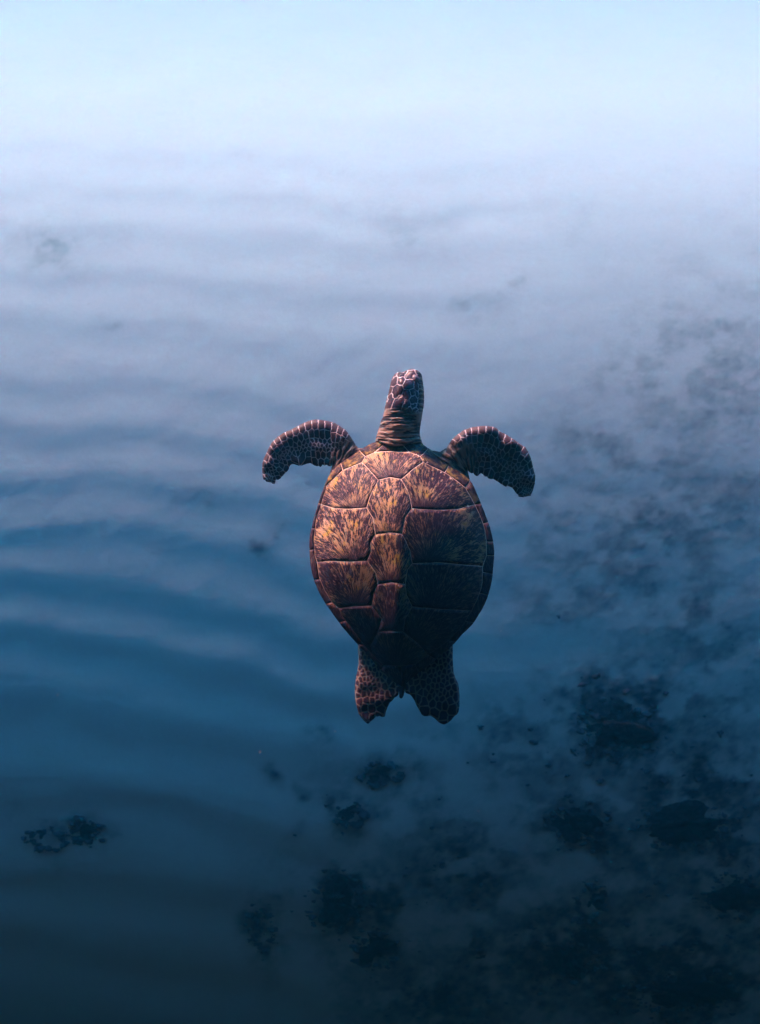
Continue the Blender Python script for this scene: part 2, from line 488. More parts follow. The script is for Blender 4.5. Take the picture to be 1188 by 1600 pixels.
def scute_material():
    q = NT('scute_horn')
    off = q.attr('ray', 'Vector')
    ln = q.vmath('LENGTH', off, (0, 0, 0))
    dirn = q.n('ShaderNodeVectorMath', operation='NORMALIZE'); q.link(off, dirn.inputs[0])
    sep = q.n('ShaderNodeSeparateXYZ'); q.link(dirn.outputs[0], sep.inputs[0])
    seed = q.attr('seed')
    def ray(k, kr, extra=0.0):
        cb = q.n('ShaderNodeCombineXYZ')
        q.link(q.math('MULTIPLY', sep.outputs[0], k), cb.inputs[0])
        q.link(q.math('MULTIPLY', sep.outputs[1], k), cb.inputs[1])
        q.link(q.math('ADD', q.math('MULTIPLY', ln, kr), q.math('MULTIPLY', seed, 9.0 + extra)), cb.inputs[2])
        return cb.outputs[0]
    r1 = q.noise(ray(9.0, 1.8), 1.6, 5, .74, .5)
    r2 = q.noise(ray(24, 3.6, 3), 1.3, 4, .7, .4)
    r3 = q.noise(ray(4.0, 1.8, 7), 1.1, 3, .6)
    mott = q.noise(q.obj(), 95, 4, .7)
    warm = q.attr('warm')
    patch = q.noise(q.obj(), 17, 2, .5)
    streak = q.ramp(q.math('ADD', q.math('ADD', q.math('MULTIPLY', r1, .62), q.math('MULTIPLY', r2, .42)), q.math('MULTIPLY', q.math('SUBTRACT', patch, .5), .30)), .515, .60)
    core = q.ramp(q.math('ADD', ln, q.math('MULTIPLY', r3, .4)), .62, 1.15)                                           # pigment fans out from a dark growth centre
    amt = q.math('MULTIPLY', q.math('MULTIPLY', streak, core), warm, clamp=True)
    dark = q.mix(mott, (.014, .006, .015), (.034, .012, .029))
    orange = q.mix(r2, (.20, .105, .026), (.52, .35, .11))
    tan = q.mix(r3, orange, (.42, .28, .19))
    yell = q.mix(q.ramp(q.noise(q.obj(), 38, 3), .56, .70), tan, (.42, .30, .04))
    col = q.mix(amt, dark, yell)
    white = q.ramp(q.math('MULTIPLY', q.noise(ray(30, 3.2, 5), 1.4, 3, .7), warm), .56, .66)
    col = q.mix(q.math('MULTIPLY', white, .5), col, (.70, .48, .44))
    flank = q.math('MULTIPLY', q.ramp(r2, .50, .62), .46)
    col = q.mix(flank, col, (.16, .115, .13))
    alg = q.math('MULTIPLY', q.attr('algae'), q.ramp(q.noise(q.obj(), 55, 5, .7), .46, .66))
    col = q.mix(alg, col, q.mix(mott, (.14, .10, .02), (.38, .26, .08)))
    q.bump(q.math('ADD', q.math('MULTIPLY', r2, .7), q.math('MULTIPLY', mott, .5)), .0016, .8)
    return q.fin(col, q.math('ADD', q.math('MULTIPLY', mott, .2), .55), .14)
M_scute = scute_material()

def inset(poly, d):
    p = np.array(poly, float); n = len(p)
    area = np.sum(p[:, 0] * np.roll(p[:, 1], -1) - np.roll(p[:, 0], -1) * p[:, 1])
    s = 1 if area > 0 else -1
    e = np.roll(p, -1, 0) - p; e /= np.linalg.norm(e, axis=1)[:, None] + 1e-9
    nr = np.stack([-e[:, 1], e[:, 0]], -1) * s
    b = nr + np.roll(nr, 1, 0); b /= np.linalg.norm(b, axis=1)[:, None] + 1e-9
    k = d / np.clip((b * nr).sum(1), .45, 1)
    return p + b * k[:, None]

def plate(name, poly, zf, mat, parent, centre=None, warm=.2, alg=0.0, gap=.44, grid=5.0, lift=.35, drop=3.0, step=5.0, wave=.35, seed=0, outer=None):
    edge = chain(poly, True, step)
    if wave:
        edge = edge + (np.stack([fbm(edge[:, 0] / 7, edge[:, 1] / 7, 2), fbm(edge[:, 0] / 7 + 40, edge[:, 1] / 7, 2)], -1) - .5) * 2 * wave
    ins = inset(edge, gap)
    x0, y0 = ins.min(0); x1, y1 = ins.max(0)
    hg = hexgrid(x0, x1, y0, y1, grid)
    if len(hg): hg = hg[inside(hg, ins)]
    if len(hg): hg = hg[seg_dist(hg, ins) > grid * .42]
    V_, F_, rm = fill(ins, hg)
    n = len(V_)
    d = seg_dist(V_, ins)
    z = zf(V_) + lift * sstep(0, 5, d) - .04
    v = [L(x, y, q) for (x, y), q in zip(V_, z)]
    rimv = sorted({i for e_ in rm for i in e_}); mp = {i: n + k for k, i in enumerate(rimv)}
    v += [L(V_[i][0], V_[i][1], z[i] - drop) for i in rimv]
    f = list(F_) + [(b, a, mp[a], mp[b]) for a, b in rm]
    m = mesh(name, v, f)
    allv = np.concatenate([V_, V_[rimv]])
    if centre is not None:
        o2 = (allv - np.array(centre) - np.array([0, 14.0])) / 40.0
        attr(m, 'ray', np.concatenate([o2, np.zeros((len(o2), 1))], 1), 'FLOAT_VECTOR')
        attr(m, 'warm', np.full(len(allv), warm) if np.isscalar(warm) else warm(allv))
        attr(m, 'algae', np.full(len(allv), alg))
        attr(m, 'seed', np.full(len(allv), seed * .173 % 1))
    return obj(name, m, mat, parent)

V1 = [c2(425, 105), c2(520, 93), c2(635, 105), c2(693, 133), c2(708, 172), c2(640, 232), c2(580, 290), c2(515, 277), c2(450, 290), c2(398, 222), c2(355, 165), c2(375, 125)]
V2 = [c2(450, 290), c2(515, 277), c2(580, 290), c2(622, 375), c2(638, 462), c2(600, 510), c2(582, 605), c2(505, 597), c2(435, 605), c2(420, 510), c2(385, 452), c2(405, 385)]
V3 = [c2(435, 605), c2(505, 597), c2(582, 605), c2(625, 690), c2(640, 766), c2(612, 800), c2(600, 882), c2(520, 870), c2(448, 878), c2(435, 810), c2(388, 748), c2(410, 700), c2(407, 650)]
V4 = [c2(448, 878), c2(520, 870), c2(600, 882), c3(607, 270), c3(640, 335), c3(600, 400), c3(590, 472), c3(520, 465), c3(450, 472), c3(470, 400), c3(413, 325), c3(425, 260)]
V5 = [c3(450, 472), c3(520, 465), c3(590, 472), c3(680, 540), c3(735, 600), c3(660, 655), c3(580, 662), c3(480, 660), c3(425, 605), c3(405, 550)]
C1L = [c2(355, 165), c2(398, 222), c2(450, 290), c2(405, 385), c2(385, 452), c2(290, 452), c2(200, 440), c2(118, 400), c2(150, 290), c2(245, 205)]
C1R = [c2(708, 172), c2(835, 222), c2(955, 310), c2(1010, 405), c2(900, 450), c2(780, 465), c2(638, 462), c2(622, 375), c2(580, 290), c2(640, 232)]
C2L = [c2(118, 400), c2(200, 440), c2(290, 452), c2(385, 452), c2(420, 510), c2(435, 605), c2(407, 650), c2(410, 700), c2(388, 748), c2(290, 750), c2(200, 742), c2(98, 738), c2(82, 690), c2(78, 600), c2(90, 490)]
C2R = [c2(1010, 405), c2(1045, 480), c2(1065, 545), c2(1074, 620), c2(1074, 700), c2(1048, 765), c2(920, 765), c2(780, 757), c2(640, 766), c2(625, 690), c2(582, 605), c2(600, 510), c2(638, 462), c2(780, 465), c2(900, 450)]
C3L = [c2(98, 738), c2(200, 742), c2(290, 750), c2(388, 748), c2(435, 810), c2(448, 878), c3(425, 260), c3(413, 325), c3(300, 327), c3(225, 335), c3(185, 300), c3(140, 230), c3(108, 150)]
C3R = [c2(640, 766), c2(780, 757), c2(920, 765), c2(1048, 765), c3(1050, 130), c3(1045, 210), c3(1015, 290), c3(985, 350), c3(800, 345), c3(640, 335), c3(607, 270), c2(600, 882), c2(612, 800)]
C4L = [c3(225, 335), c3(300, 327), c3(413, 325), c3(470, 400), c3(450, 472), c3(405, 550), c3(425, 605), c3(370, 545), c3(300, 450), c3(240, 375)]
C4R = [c3(985, 350), c3(930, 440), c3(850, 520), c3(735, 600), c3(680, 540), c3(590, 472), c3(600, 400), c3(640, 335), c3(800, 345)]
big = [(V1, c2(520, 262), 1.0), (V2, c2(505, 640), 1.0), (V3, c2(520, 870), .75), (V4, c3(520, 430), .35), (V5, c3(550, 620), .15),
       (C1L, c2(330, 450), 1.0), (C1R, c2(700, 455), .8), (C2L, c2(320, 730), 1.0), (C2R, c2(730, 720), .55), (C3L, c3(330, 300), .6), (C3R, c3(740, 320), .2), (C4L, c3(420, 500), .2), (C4R, c3(640, 480), .12)]  # warmth drops right and rearward: partly pigment, partly shade put into the colour
k_ = 0
for poly, cen, wm in big:
    k_ += 1
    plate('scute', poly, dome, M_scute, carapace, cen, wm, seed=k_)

# rim scutes between the inner line and the outline
inL = [c2(425, 105), c2(375, 125), c2(355, 165), c2(245, 205), c2(150, 290), c2(118, 400), c2(90, 490), c2(78, 600), c2(82, 690), c2(98, 738), c3(108, 150), c3(140, 230), c3(185, 300), c3(225, 335), c3(240, 375), c3(300, 450), c3(370, 545), c3(425, 605), c3(480, 660), c3(580, 662)]
inR = [c2(635, 105), c2(693, 133), c2(708, 172), c2(835, 222), c2(955, 310), c2(1010, 405), c2(1045, 480), c2(1065, 545), c2(1074, 620), c2(1074, 700), c2(1048, 765), c3(1050, 130), c3(1045, 210), c3(1015, 290), c3(985, 350), c3(930, 440), c3(850, 520), c3(735, 600), c3(660, 655), c3(580, 662)]
seamL = [((425, 105), (480, 52)), ((375, 125), (345, 88)), ((245, 205), (232, 158)), ((150, 290), (130, 298)), ((118, 400), (98, 392)), ((84, 540), (58, 540)), ((79, 665), (48, 668)), ((118, 835), (88, 838)), ((180, 973), (143, 982)), ((262, 1072), (222, 1085)), ((370, 1213), (322, 1205)), ((480, 1328), (465, 1358)), ((580, 1330), (586, 1458))]
seamR = [((635, 105), (595, 52)), ((693, 133), (735, 78)), ((835, 222), (862, 172)), ((955, 310), (985, 260)), ((1010, 405), (1048, 395)), ((1055, 515), (1090, 505)), ((1074, 620), (1118, 618)), ((1074, 700), (1124, 702)), ((1050, 798), (1112, 805)), ((1030, 918), (1092, 930)), ((950, 1078), (1010, 1090)), ((850, 1188), (905, 1200)), ((735, 1268), (785, 1295)), ((660, 1323), (690, 1370)), ((580, 1330), (586, 1458))]
def near(path, p, closed=False):
    P_ = chain(path, closed, 1.0); i = int(np.argmin(np.hypot(*(P_ - np.array(p)).T)))
    return P_, i
def sub(P_, i, j, closed=False):
    if not closed: return P_[min(i, j):max(i, j) + 1][::(1 if j >= i else -1)]
    n = len(P_); f = (j - i) % n; b = (i - j) % n
    return np.array([P_[(i + k) % n] for k in range(f + 1)]) if f <= b else np.array([P_[(i - k) % n] for k in range(b + 1)])
def thin(P_, st=4):
    k = list(range(0, len(P_), st))
    if k[-1] != len(P_) - 1: k.append(len(P_) - 1)
    return P_[k]
for inn, seams in ((inL, seamL), (inR, seamR)):
    for (a_i, a_o), (b_i, b_o) in zip(seams[:-1], seams[1:]):
        IP, i0 = near(inn, c2(*a_i)); _, i1 = near(inn, c2(*b_i))
        OP, o0 = near(SO, c2(*a_o), True); _, o1 = near(SO, c2(*b_o), True)
        poly = np.concatenate([thin(sub(IP, i0, i1)), thin(sub(OP, o0, o1, True))[::-1]])
        k_ += 1
        my = poly[:, 1].mean()
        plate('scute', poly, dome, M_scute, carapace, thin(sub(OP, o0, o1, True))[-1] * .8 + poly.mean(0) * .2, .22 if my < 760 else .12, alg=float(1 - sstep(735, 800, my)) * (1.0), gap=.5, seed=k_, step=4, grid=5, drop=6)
IP = chain([c2(425, 105), c2(520, 93), c2(635, 105)], False, 3); OP, o0 = near(SO, c2(480, 52), True); _, o1 = near(SO, c2(595, 52), True)
plate('scute', np.concatenate([IP, thin(sub(OP, o0, o1, True), 3)[::-1]]), dome, M_scute, carapace, c2(530, 100), .2, alg=.45, gap=.7, seed=50, step=4, grid=5, drop=6)

# --- one continuous body under the shell
body_out = [
    c4(225, 1075), c4(232, 1035), c4(250, 960), c4(288, 850), c4(305, 790), c4(328, 735), c4(345, 670), c4(357, 610), c4(368, 550), c4(388, 475), c4(400, 440), c4(412, 385), c4(425, 320), c4(440, 262),
    c4(458, 218), c4(482, 178), c4(508, 155), c4(540, 142), c4(590, 148), c4(620, 138), c4(650, 122), c4(680, 112), c4(720, 106), c4(760, 110), c4(795, 120), c4(825, 142), c4(848, 178), c4(860, 230), c4(868, 300), c4(876, 360), c4(881, 430), c4(882, 520),
    c4(877, 600), c4(866, 660), c4(856, 720), c4(846, 790), c4(834, 850), c4(824, 920), c4(824, 980), c4(842, 1040), c4(855, 1085),
    c1(700, 375), c1(735, 397), c1(765, 402), c1(788, 388),
    c6(120, 375), c6(145, 340), c6(185, 285), c6(240, 235), c6(300, 190), c6(370, 162), c6(450, 148), c6(540, 145), c6(610, 150), c6(655, 168), c6(700, 203), c6(735, 220), c6(760, 233), c6(830, 280), c6(862, 305), c6(900, 325), c6(960, 358),
    c6(992, 408), c6(1020, 478), c6(1045, 550), c6(1058, 608), c6(1062, 622), c6(1069, 645), c6(1068, 720), c6(1050, 790), c6(1025, 852), c6(990, 858), c6(950, 868), c6(915, 864), c6(898, 862), c6(885, 838), c6(862, 815), c6(838, 780), c6(825, 768), c6(795, 755), c6(778, 750), c6(765, 762), c6(745, 752),
    c6(722, 735), c6(700, 725), c6(680, 708), c6(655, 696), c6(625, 682), c6(605, 686), c6(580, 682), c6(562, 672), c6(550, 655), c6(538, 662), c6(520, 642), c6(497, 622), c6(480, 632), c6(468, 650), c6(448, 656), c6(425, 642), c6(412, 622), c6(395, 630), c6(370, 618), c6(355, 600),
    c6(360, 640), c6(375, 690), c2(960, 262), c2(990, 420), c2(1030, 560), c2(1060, 700), c3(1010, 210), c3(900, 420), c3(862, 520),
    c7(1000, 130), c7(998, 170), c7(997, 250), c7(1000, 330), c7(1004, 405), c7(1022, 462), c7(1045, 510), c7(1053, 555), c7(1060, 620), c7(1058, 720), c7(1050, 768), c7(1035, 795), c7(1010, 812), c7(985, 845), c7(950, 876), c7(912, 889), c7(885, 880),
    c7(858, 862), c7(835, 838), c7(812, 822), c7(790, 806), c7(760, 812), c7(730, 812), c7(705, 795), c7(685, 755), c7(668, 728), c7(652, 700), c7(640, 668), c7(625, 645), c7(610, 622), c7(590, 608), c7(565, 600), c7(553, 590),
    c7(553, 560), c7(546, 592), c7(538, 622), c7(528, 640), c7(512, 649), c7(499, 635), c7(496, 610), c7(494, 580), c7(490, 610), c7(478, 628), c7(455, 640), c7(435, 668), c7(412, 685), c7(398, 712), c7(385, 745), c7(375, 772), c7(366, 815), c7(340, 820), c7(318, 808), c7(300, 815), c7(285, 812), c7(262, 838), c7(245, 850), c7(230, 864),
    c7(210, 882), c7(190, 872), c7(172, 855), c7(145, 822), c7(125, 790), c7(105, 722), c7(92, 655), c7(88, 600), c7(87, 560), c7(94, 485), c7(104, 430), c7(112, 385), c7(120, 330), c7(121, 262), c7(117, 200), c7(118, 140),
    c3(300, 470), c3(160, 260), c3(90, 90), c2(85, 600), c2(110, 440), c2(150, 300), c5(785, 640),
    c5(800, 575), c5(790, 592), c5(765, 590), c5(748, 576), c5(738, 576), c5(725, 588), c5(708, 574), c5(698, 588), c5(682, 600), c5(668, 586), c5(650, 592), c5(625, 584), c5(608, 574), c5(585, 560), c5(560, 565), c5(530, 574), c5(505, 584), c5(480, 586), c5(460, 584), c5(440, 577), c5(420, 570), c5(400, 570), c5(384, 578), c5(375, 592),
    c5(370, 615), c5(355, 640), c5(335, 652), c5(318, 672), c5(300, 690), c5(280, 712), c5(262, 720), c5(245, 715), c5(236, 732), c5(226, 760), c5(205, 758), c5(188, 742), c5(175, 748), c5(160, 740), c5(145, 740), c5(130, 722), c5(114, 716), c5(107, 690), c5(103, 625), c5(105, 560), c5(125, 498), c5(160, 430), c5(200, 358), c5(245, 308),
    c5(310, 263), c5(390, 232), c5(470, 188), c5(530, 158), c5(552, 148), c5(575, 138), c5(640, 130), c5(710, 137), c5(745, 146), c5(770, 150), c5(800, 155), c5(835, 168), c5(870, 190), c5(940, 240), c5(985, 303), c5(1025, 363), c5(1058, 412), c2(400, 60), c2(440, 40)]
BO = np.array(body_out)
def clean(poly):
    out = [poly[0]]
    for p_ in poly[1:]:
        if np.hypot(*(p_ - out[-1])) > .45: out.append(p_)
    return np.array(out)
BO = clean(BO)
edge = clean(chain(BO, True, 1.6))
FINE = 1.15
hg = hexgrid(404, 844, 570, 1132, FINE)
hg = hg[inside(hg, BO)]
dE = seg_dist(hg, BO)
under = inside(hg, SO) & (seg_dist(hg, SO) > 5)
hg1 = hg[(dE > .65) & ~under]
hc = hexgrid(404, 844, 570, 1132, 7); hc = hc[inside(hc, BO)]
hc = hc[inside(hc, SO) & (seg_dist(hc, SO) > 8) & (seg_dist(hc, BO) > 4)]
BV, BF, BR = fill(edge, np.concatenate([hg1, hc]))
nb = len(BV)
dB = seg_dist(BV, BO)
# form: control points x, y, centre height, half thickness, roundness radius
CP = np.array([
 (640, 583, 6, 15, 17), (632, 605, 8, 24, 24), (652, 605, 4, 22, 24), (633, 630, 6, 24, 26), (655, 632, 2, 22, 26), (628, 660, 0, 22, 28), (625, 682, -6, 19, 30), (590, 680, -8, 16, 24), (655, 682, -8, 16, 24),
 (628, 760, -34, 20, 50), (628, 900, -34, 20, 50), (520, 800, -30, 10, 20), (740, 800, -30, 10, 20), (628, 990, -30, 12, 20),
 (575, 695, -13, 10, 16), (548, 700, -13, 12, 18), (530, 715, -17, 11, 18), (680, 705, -9, 11, 20), (705, 705, -9, 13, 20), (725, 722, -18, 11, 18),
 (535, 675, -7, 11, 15), (500, 662, -6, 9, 13), (500, 690, -11, 7, 14), (500, 715, -17, 3.5, 9), (460, 672, -8, 8, 12), (460, 712, -15, 3.5, 9), (430, 690, -12, 7, 12), (415, 715, -18, 6, 12), (442, 728, -20, 3, 9), (415, 742, -24, 4, 10), (425, 745, -25, 4, 9),
 (715, 682, -5, 12, 15), (760, 670, -3, 11, 14), (760, 700, -14, 7, 14), (755, 728, -25, 3.5, 9), (800, 688, -8, 9, 13), (795, 742, -34, 3.5, 9), (825, 705, -16, 7, 13), (832, 735, -27, 6, 12), (825, 760, -38, 4, 10), (800, 715, -24, 6, 14),
 (562, 1020, -26, 6, 9), (575, 1060, -24, 6, 11), (560, 1090, -28, 5, 9), (590, 1085, -26, 5, 9), (575, 1115, -31, 4, 8), (610, 1080, -24, 4, 8), (600, 1108, -30, 3.5, 8),
 (690, 1030, -26, 6, 11), (690, 1070, -26, 6, 12), (710, 1090, -31, 5, 9), (665, 1090, -30, 4.5, 9), (692, 1118, -36, 4, 8), (650, 1075, -26, 5, 8), (628, 1060, -14, 6, 5), (627, 1078, -16, 4.5, 4)])
dd = np.hypot(BV[:, None, 0] - CP[None, :, 0], BV[:, None, 1] - CP[None, :, 1]) + 3
wt = 1 / dd ** 3.2
wt /= wt.sum(1)[:, None]
zc, hh, rr = (wt @ CP[:, 2]), (wt @ CP[:, 3]), (wt @ CP[:, 4])
q_ = np.clip(dB / rr, 0, 1)
h = hh * np.sqrt(np.maximum(0, 1 - (1 - q_) ** 2.2))
nbr = [[] for _ in range(nb)]
ed = np.array(sorted({tuple(sorted((f[i], f[(i + 1) % 3]))) for f in BF for i in range(3)}))
isr = np.zeros(nb, bool); isr[[i for e_ in BR for i in e_]] = True
for _ in range(14):
    acc = np.zeros(nb); cn = np.zeros(nb)
    np.add.at(acc, ed[:, 0], h[ed[:, 1]]); np.add.at(acc, ed[:, 1], h[ed[:, 0]]); np.add.at(cn, ed[:, 0], 1); np.add.at(cn, ed[:, 1], 1)
    h = np.where(isr, 0, .5 * h + .5 * acc / np.maximum(cn, 1))
zc = zc - 60 * 0
# --- scales: seeds, several may share one scale
seeds = []
sid = [0]
def add(pts, jit=0.0):
    sid[0] += 1
    for p_ in pts: seeds.append((p_[0] + rng.uniform(-jit, jit), p_[1] + rng.uniform(-jit, jit), sid[0]))
def rail(pts, n):
    P_ = chain(pts, False, .5); d = np.concatenate([[0], np.cumsum(np.hypot(*(P_[1:] - P_[:-1]).T))])
    return lambda s: np.array([np.interp(s * d[-1], d, P_[:, 0]), np.interp(s * d[-1], d, P_[:, 1])])
def flipper(lead, trail, rows):
    A_, B_ = rail(lead, 1), rail(trail, 1)
    for t0, t1, n, jit, off in rows:
        for k in range(n):
            s = (k + .5 + off) / n + rng.uniform(-.12, .12) / n
            s = min(max(s, 0), 1)
            if rng.random() < .12 and t0 > .3: continue
            a, b = A_(s), B_(s)
            m_ = 3 if t1 - t0 > .12 else (2 if t1 - t0 > .05 else 1)
            add([a + (b - a) * (t0 + (t1 - t0) * (j + .5) / m_) for j in range(m_)], jit)
leadL = [c5(1040, 400), c5(985, 303), c5(940, 240), c5(870, 190), c5(800, 155), c5(710, 137), c5(640, 130), c5(575, 138), c5(470, 188), c5(390, 232), c5(310, 263), c5(245, 308), c5(200, 358), c5(160, 430), c5(125, 498), c5(105, 560), c5(103, 625), c5(107, 690), c5(130, 722)]
trailL = [c5(880, 440), c5(830, 560), c5(765, 590), c5(682, 600), c5(608, 574), c5(530, 574), c5(460, 584), c5(384, 578), c5(370, 615), c5(335, 652), c5(300, 690), c5(262, 720), c5(226, 760), c5(205, 758)]
leadR = [c6(150, 345), c6(185, 285), c6(240, 235), c6(300, 190), c6(370, 162), c6(450, 148), c6(540, 145), c6(610, 150), c6(700, 203), c6(760, 233), c6(830, 280), c6(900, 325), c6(960, 358), c6(992, 408), c6(1020, 478), c6(1045, 550), c6(1069, 645), c6(1068, 720), c6(1050, 790), c6(1025, 852)]
trailR = [c6(350, 500), c6(370, 618), c6(425, 642), c6(480, 632), c6(550, 655), c6(625, 682), c6(700, 725), c6(765, 762), c6(838, 780), c6(885, 838), c6(915, 864), c6(950, 868)]
rowsL = [(-.02, .24, 20, .5, 0), (.25, .42, 22, .8, .4), (.42, .52, 26, .8, 0), (.52, .60, 28, .9, .3), (.60, .68, 26, .9, 0), (.69, .82, 19, .9, .2), (.84, 1.02, 14, .8, 0)]
rowsR = [(-.02, .20, 19, .5, 0), (.21, .36, 21, .8, .4), (.37, .46, 23, .8, 0), (.47, .55, 25, .9, .3), (.55, .63, 25, .9, .1), (.64, .72, 24, .9, .4), (.73, .84, 18, .9, .2), (.86, 1.02, 14, .8, 0)]
flipper(leadL, trailL, rowsL)
flipper(leadR, trailR, rowsR)
# rear flippers: rounded scales, larger towards tip and outer edge
def scatter(poly, dens, tries=6000):
    a = np.array(poly); lo, hi = a.min(0), a.max(0); got = []
    for _ in range(tries):
        p_ = (rng.uniform(lo[0], hi[0]), rng.uniform(lo[1], hi[1]))
        if not inside(np.array([p_]), a)[0]: continue
        d_ = dens(*p_)
        if all((p_[0] - g_[0]) ** 2 + (p_[1] - g_[1]) ** 2 > max(d_, g_[2]) ** 2 * .8 for g_ in got): got.append((p_[0], p_[1], d_))
    for x_, y_, d_ in got:
        add([(x_, y_ - d_ * .2), (x_, y_ + d_ * .2)], .2)
scatter([c7(90, 130), c7(250, 130), c7(500, 420), c7(500, 900), c7(60, 900), c7(60, 500)], lambda x, y: 6.0 + 5.0 * sstep(1075, 1115, y) + 2.0 * (x < 563) + 3.0 * (x > 600) * (y > 1050))
scatter([c7(560, 400), c7(800, 130), c7(1010, 130), c7(1080, 500), c7(1080, 900), c7(560, 900)], lambda x, y: 6.5 + 5.5 * sstep(1080, 1118, y) + 2.5 * (x > 706) + 2.5 * (x < 665) * (y > 1050))
# head plates
HP = [
 [(510, 215), (560, 165), (640, 128), (672, 132), (640, 185), (605, 240), (530, 262)],
 [(675, 135), (735, 132), (760, 190), (738, 222), (700, 275), (622, 290), (606, 240), (640, 185)],
 [(530, 265), (600, 242), (616, 292), (582, 360), (550, 375), (516, 342)],
 [(438, 262), (500, 228), (528, 268), (512, 342), (470, 368), (445, 372), (424, 335)],
 [(622, 294), (700, 278), (742, 350), (748, 408), (684, 436), (604, 432), (584, 365)],
 [(445, 385), (515, 345), (582, 378), (602, 436), (590, 488), (470, 552), (434, 445)],
 [(394, 475), (430, 450), (465, 558), (456, 590), (425, 665), (385, 632), (358, 590)],
 [(467, 572), (592, 492), (638, 565), (592, 655), (560, 672), (500, 668), (432, 665), (455, 600)],
 [(606, 440), (684, 440), (702, 515), (670, 572), (636, 565), (592, 490)],
 [(690, 440), (745, 415), (762, 490), (708, 512)],
 [(706, 520), (765, 496), (800, 540), (785, 596), (696, 630), (674, 576)],
 [(640, 575), (670, 577), (694, 638), (634, 692), (590, 670)],
 [(638, 700), (690, 664), (716, 692), (700, 730), (660, 726)],
 [(700, 640), (780, 604), (762, 650), (712, 682)],
 [(765, 440), (795, 448), (806, 505), (792, 530), (765, 490)],
 [(806, 405), (845, 420), (852, 490), (812, 515), (800, 455)],
 [(752, 350), (796, 340), (806, 400), (798, 440), (755, 412)],
 [(720, 690), (764, 655), (792, 665), (760, 722), (722, 735)],
 [(808, 520), (850, 500), (862, 560), (828, 590), (796, 596), (806, 545)],
 [(830, 300), (866, 320), (874, 400), (850, 415), (806, 395), (800, 340)],
 [(792, 606), (826, 598), (835, 650), (800, 668), (770, 655)],
 [(412, 390), (430, 345), (444, 378), (432, 440), (398, 462)],
]
HPf = [[c4(*p_) for p_ in poly] for poly in HP]
for poly in HPf:
    a = np.array(poly); ce = a.mean(0)
    add([ce] + [ce + (v_ - ce) * .55 for v_ in a])
for p_ in [(862, 450), (868, 520), (864, 600), (846, 625), (856, 680), (815, 690), (846, 720), (780, 720), (740, 760), (800, 160), (840, 200), (852, 270), (700, 110), (600, 145), (480, 190), (440, 225), (385, 520), (362, 560)]:
    add([c4(*p_)])
kd = KDTree(len(seeds))
for i, s_ in enumerate(seeds): kd.insert((s_[0], s_[1], 0), i)
kd.balance()
sxy = np.array([(s_[0], s_[1]) for s_ in seeds]); ids = [s_[2] for s_ in seeds]
sedge = np.full(nb, 9.0); cellr = np.zeros(nb)
for i in np.nonzero(~inside(BV, SO) | (seg_dist(BV, SO) < 6))[0]:
    nn_ = kd.find_n((BV[i][0], BV[i][1], 0), 14)
    k0 = nn_[0][1]; best = 9.0; cellr[i] = (ids[k0] * .6180339) % 1
    a = sxy[k0]; da = nn_[0][2] ** 2
    for co_, k1, d1 in nn_[1:]:
        if ids[k1] == ids[k0]: continue
        L_ = np.hypot(*(sxy[k1] - a))
        best = min(best, (d1 ** 2 - da) / (2 * max(L_, .3)))
    sedge[i] = best
x_, y_ = BV[:, 0], BV[:, 1]
neck = sstep(638, 646, y_ + .12 * (640 - x_)) * (x_ > 570) * (x_ < 672) * (y_ < 720)
sh_l = sstep(548, 528, 0 * x_ + np.hypot(x_ - 560, y_ - 722) * 0 + 548 - (1 - sstep(24, 40, np.hypot(x_ - 548, y_ - 716))) * 20)
shl = 1 - sstep(22, 38, np.hypot((x_ - 552) * .9, y_ - 714))
shr = 1 - sstep(26, 44, np.hypot((x_ - 706) * .8, y_ - 716))
shr2 = ((x_ > 655) & (x_ < 702) & (y_ < 725)) * 1.0
skin = np.clip(np.maximum.reduce([neck, shl * (y_ < 760), shr * (y_ < 760) * sstep(684, 694, y_), shr2, ((x_ > 560) & (x_ < 600) & (y_ > 676) & (y_ < 730)) * 1.0]), 0, 1)
tail = ((x_ > 622) & (x_ < 633.5) & (y_ > 1040)) * 1.0
# folds of the neck run across it; at the shoulders they fan out from the shell
nf = fbm(x_ / 20 + 2, y_ / 2.5 + .02 * (x_ - 625) ** 2 / 12, 3, .55)
af = np.arctan2(y_ - 735, x_ - 520); afr = np.arctan2(y_ - 745, x_ - 742)
sf = fbm(af * 9 + 3, np.hypot(x_ - 520, y_ - 735) / 14, 3, .6)
sfr = fbm(afr * 11 + 9, np.hypot(x_ - 742, y_ - 745) / 14, 3, .6)
fold = np.where(x_ < 585, sf, np.where(x_ > 672, sfr, nf))
lift_ = h.copy()
zt = zc + h + skin * (fold - .5) * 5.5 * np.clip(dB / 3, 0, 1) + (1 - skin) * (1 - tail) * .45 * sstep(.2, 1.6, sedge) * np.clip(dB / 1.5, 0, 1)
zt = np.where(isr, zc, zt)
zb = np.where(isr, zc, zc - h * .9 - .4)
def top_ok():
    ins = inside(BV, SO); dz = dome(BV)
    return np.where(ins, np.minimum(zt, dz - 3.5), zt)
zt = top_ok()
zb = np.minimum(zb, zt - .3 * ~isr)
v = [L(a, b, c) for (a, b), c in zip(BV, zt)] + [L(a, b, c) for (a, b), c in zip(BV, zb)]
remap = np.arange(nb) + nb
remap[isr] = np.nonzero(isr)[0]
f = list(BF) + [tuple(int(remap[i]) for i in t[::-1]) for t in BF]
used = np.zeros(2 * nb, bool); used[:nb] = True; used[remap] = True
m = mesh('body', v, f)
def two(a): return np.concatenate([a, a])
attr(m, 'scale_edge', two(sedge)); attr(m, 'cell', two(cellr)); attr(m, 'skin', two(skin)); attr(m, 'fold', two(fold))
rearf = sstep(990, 1010, y_)
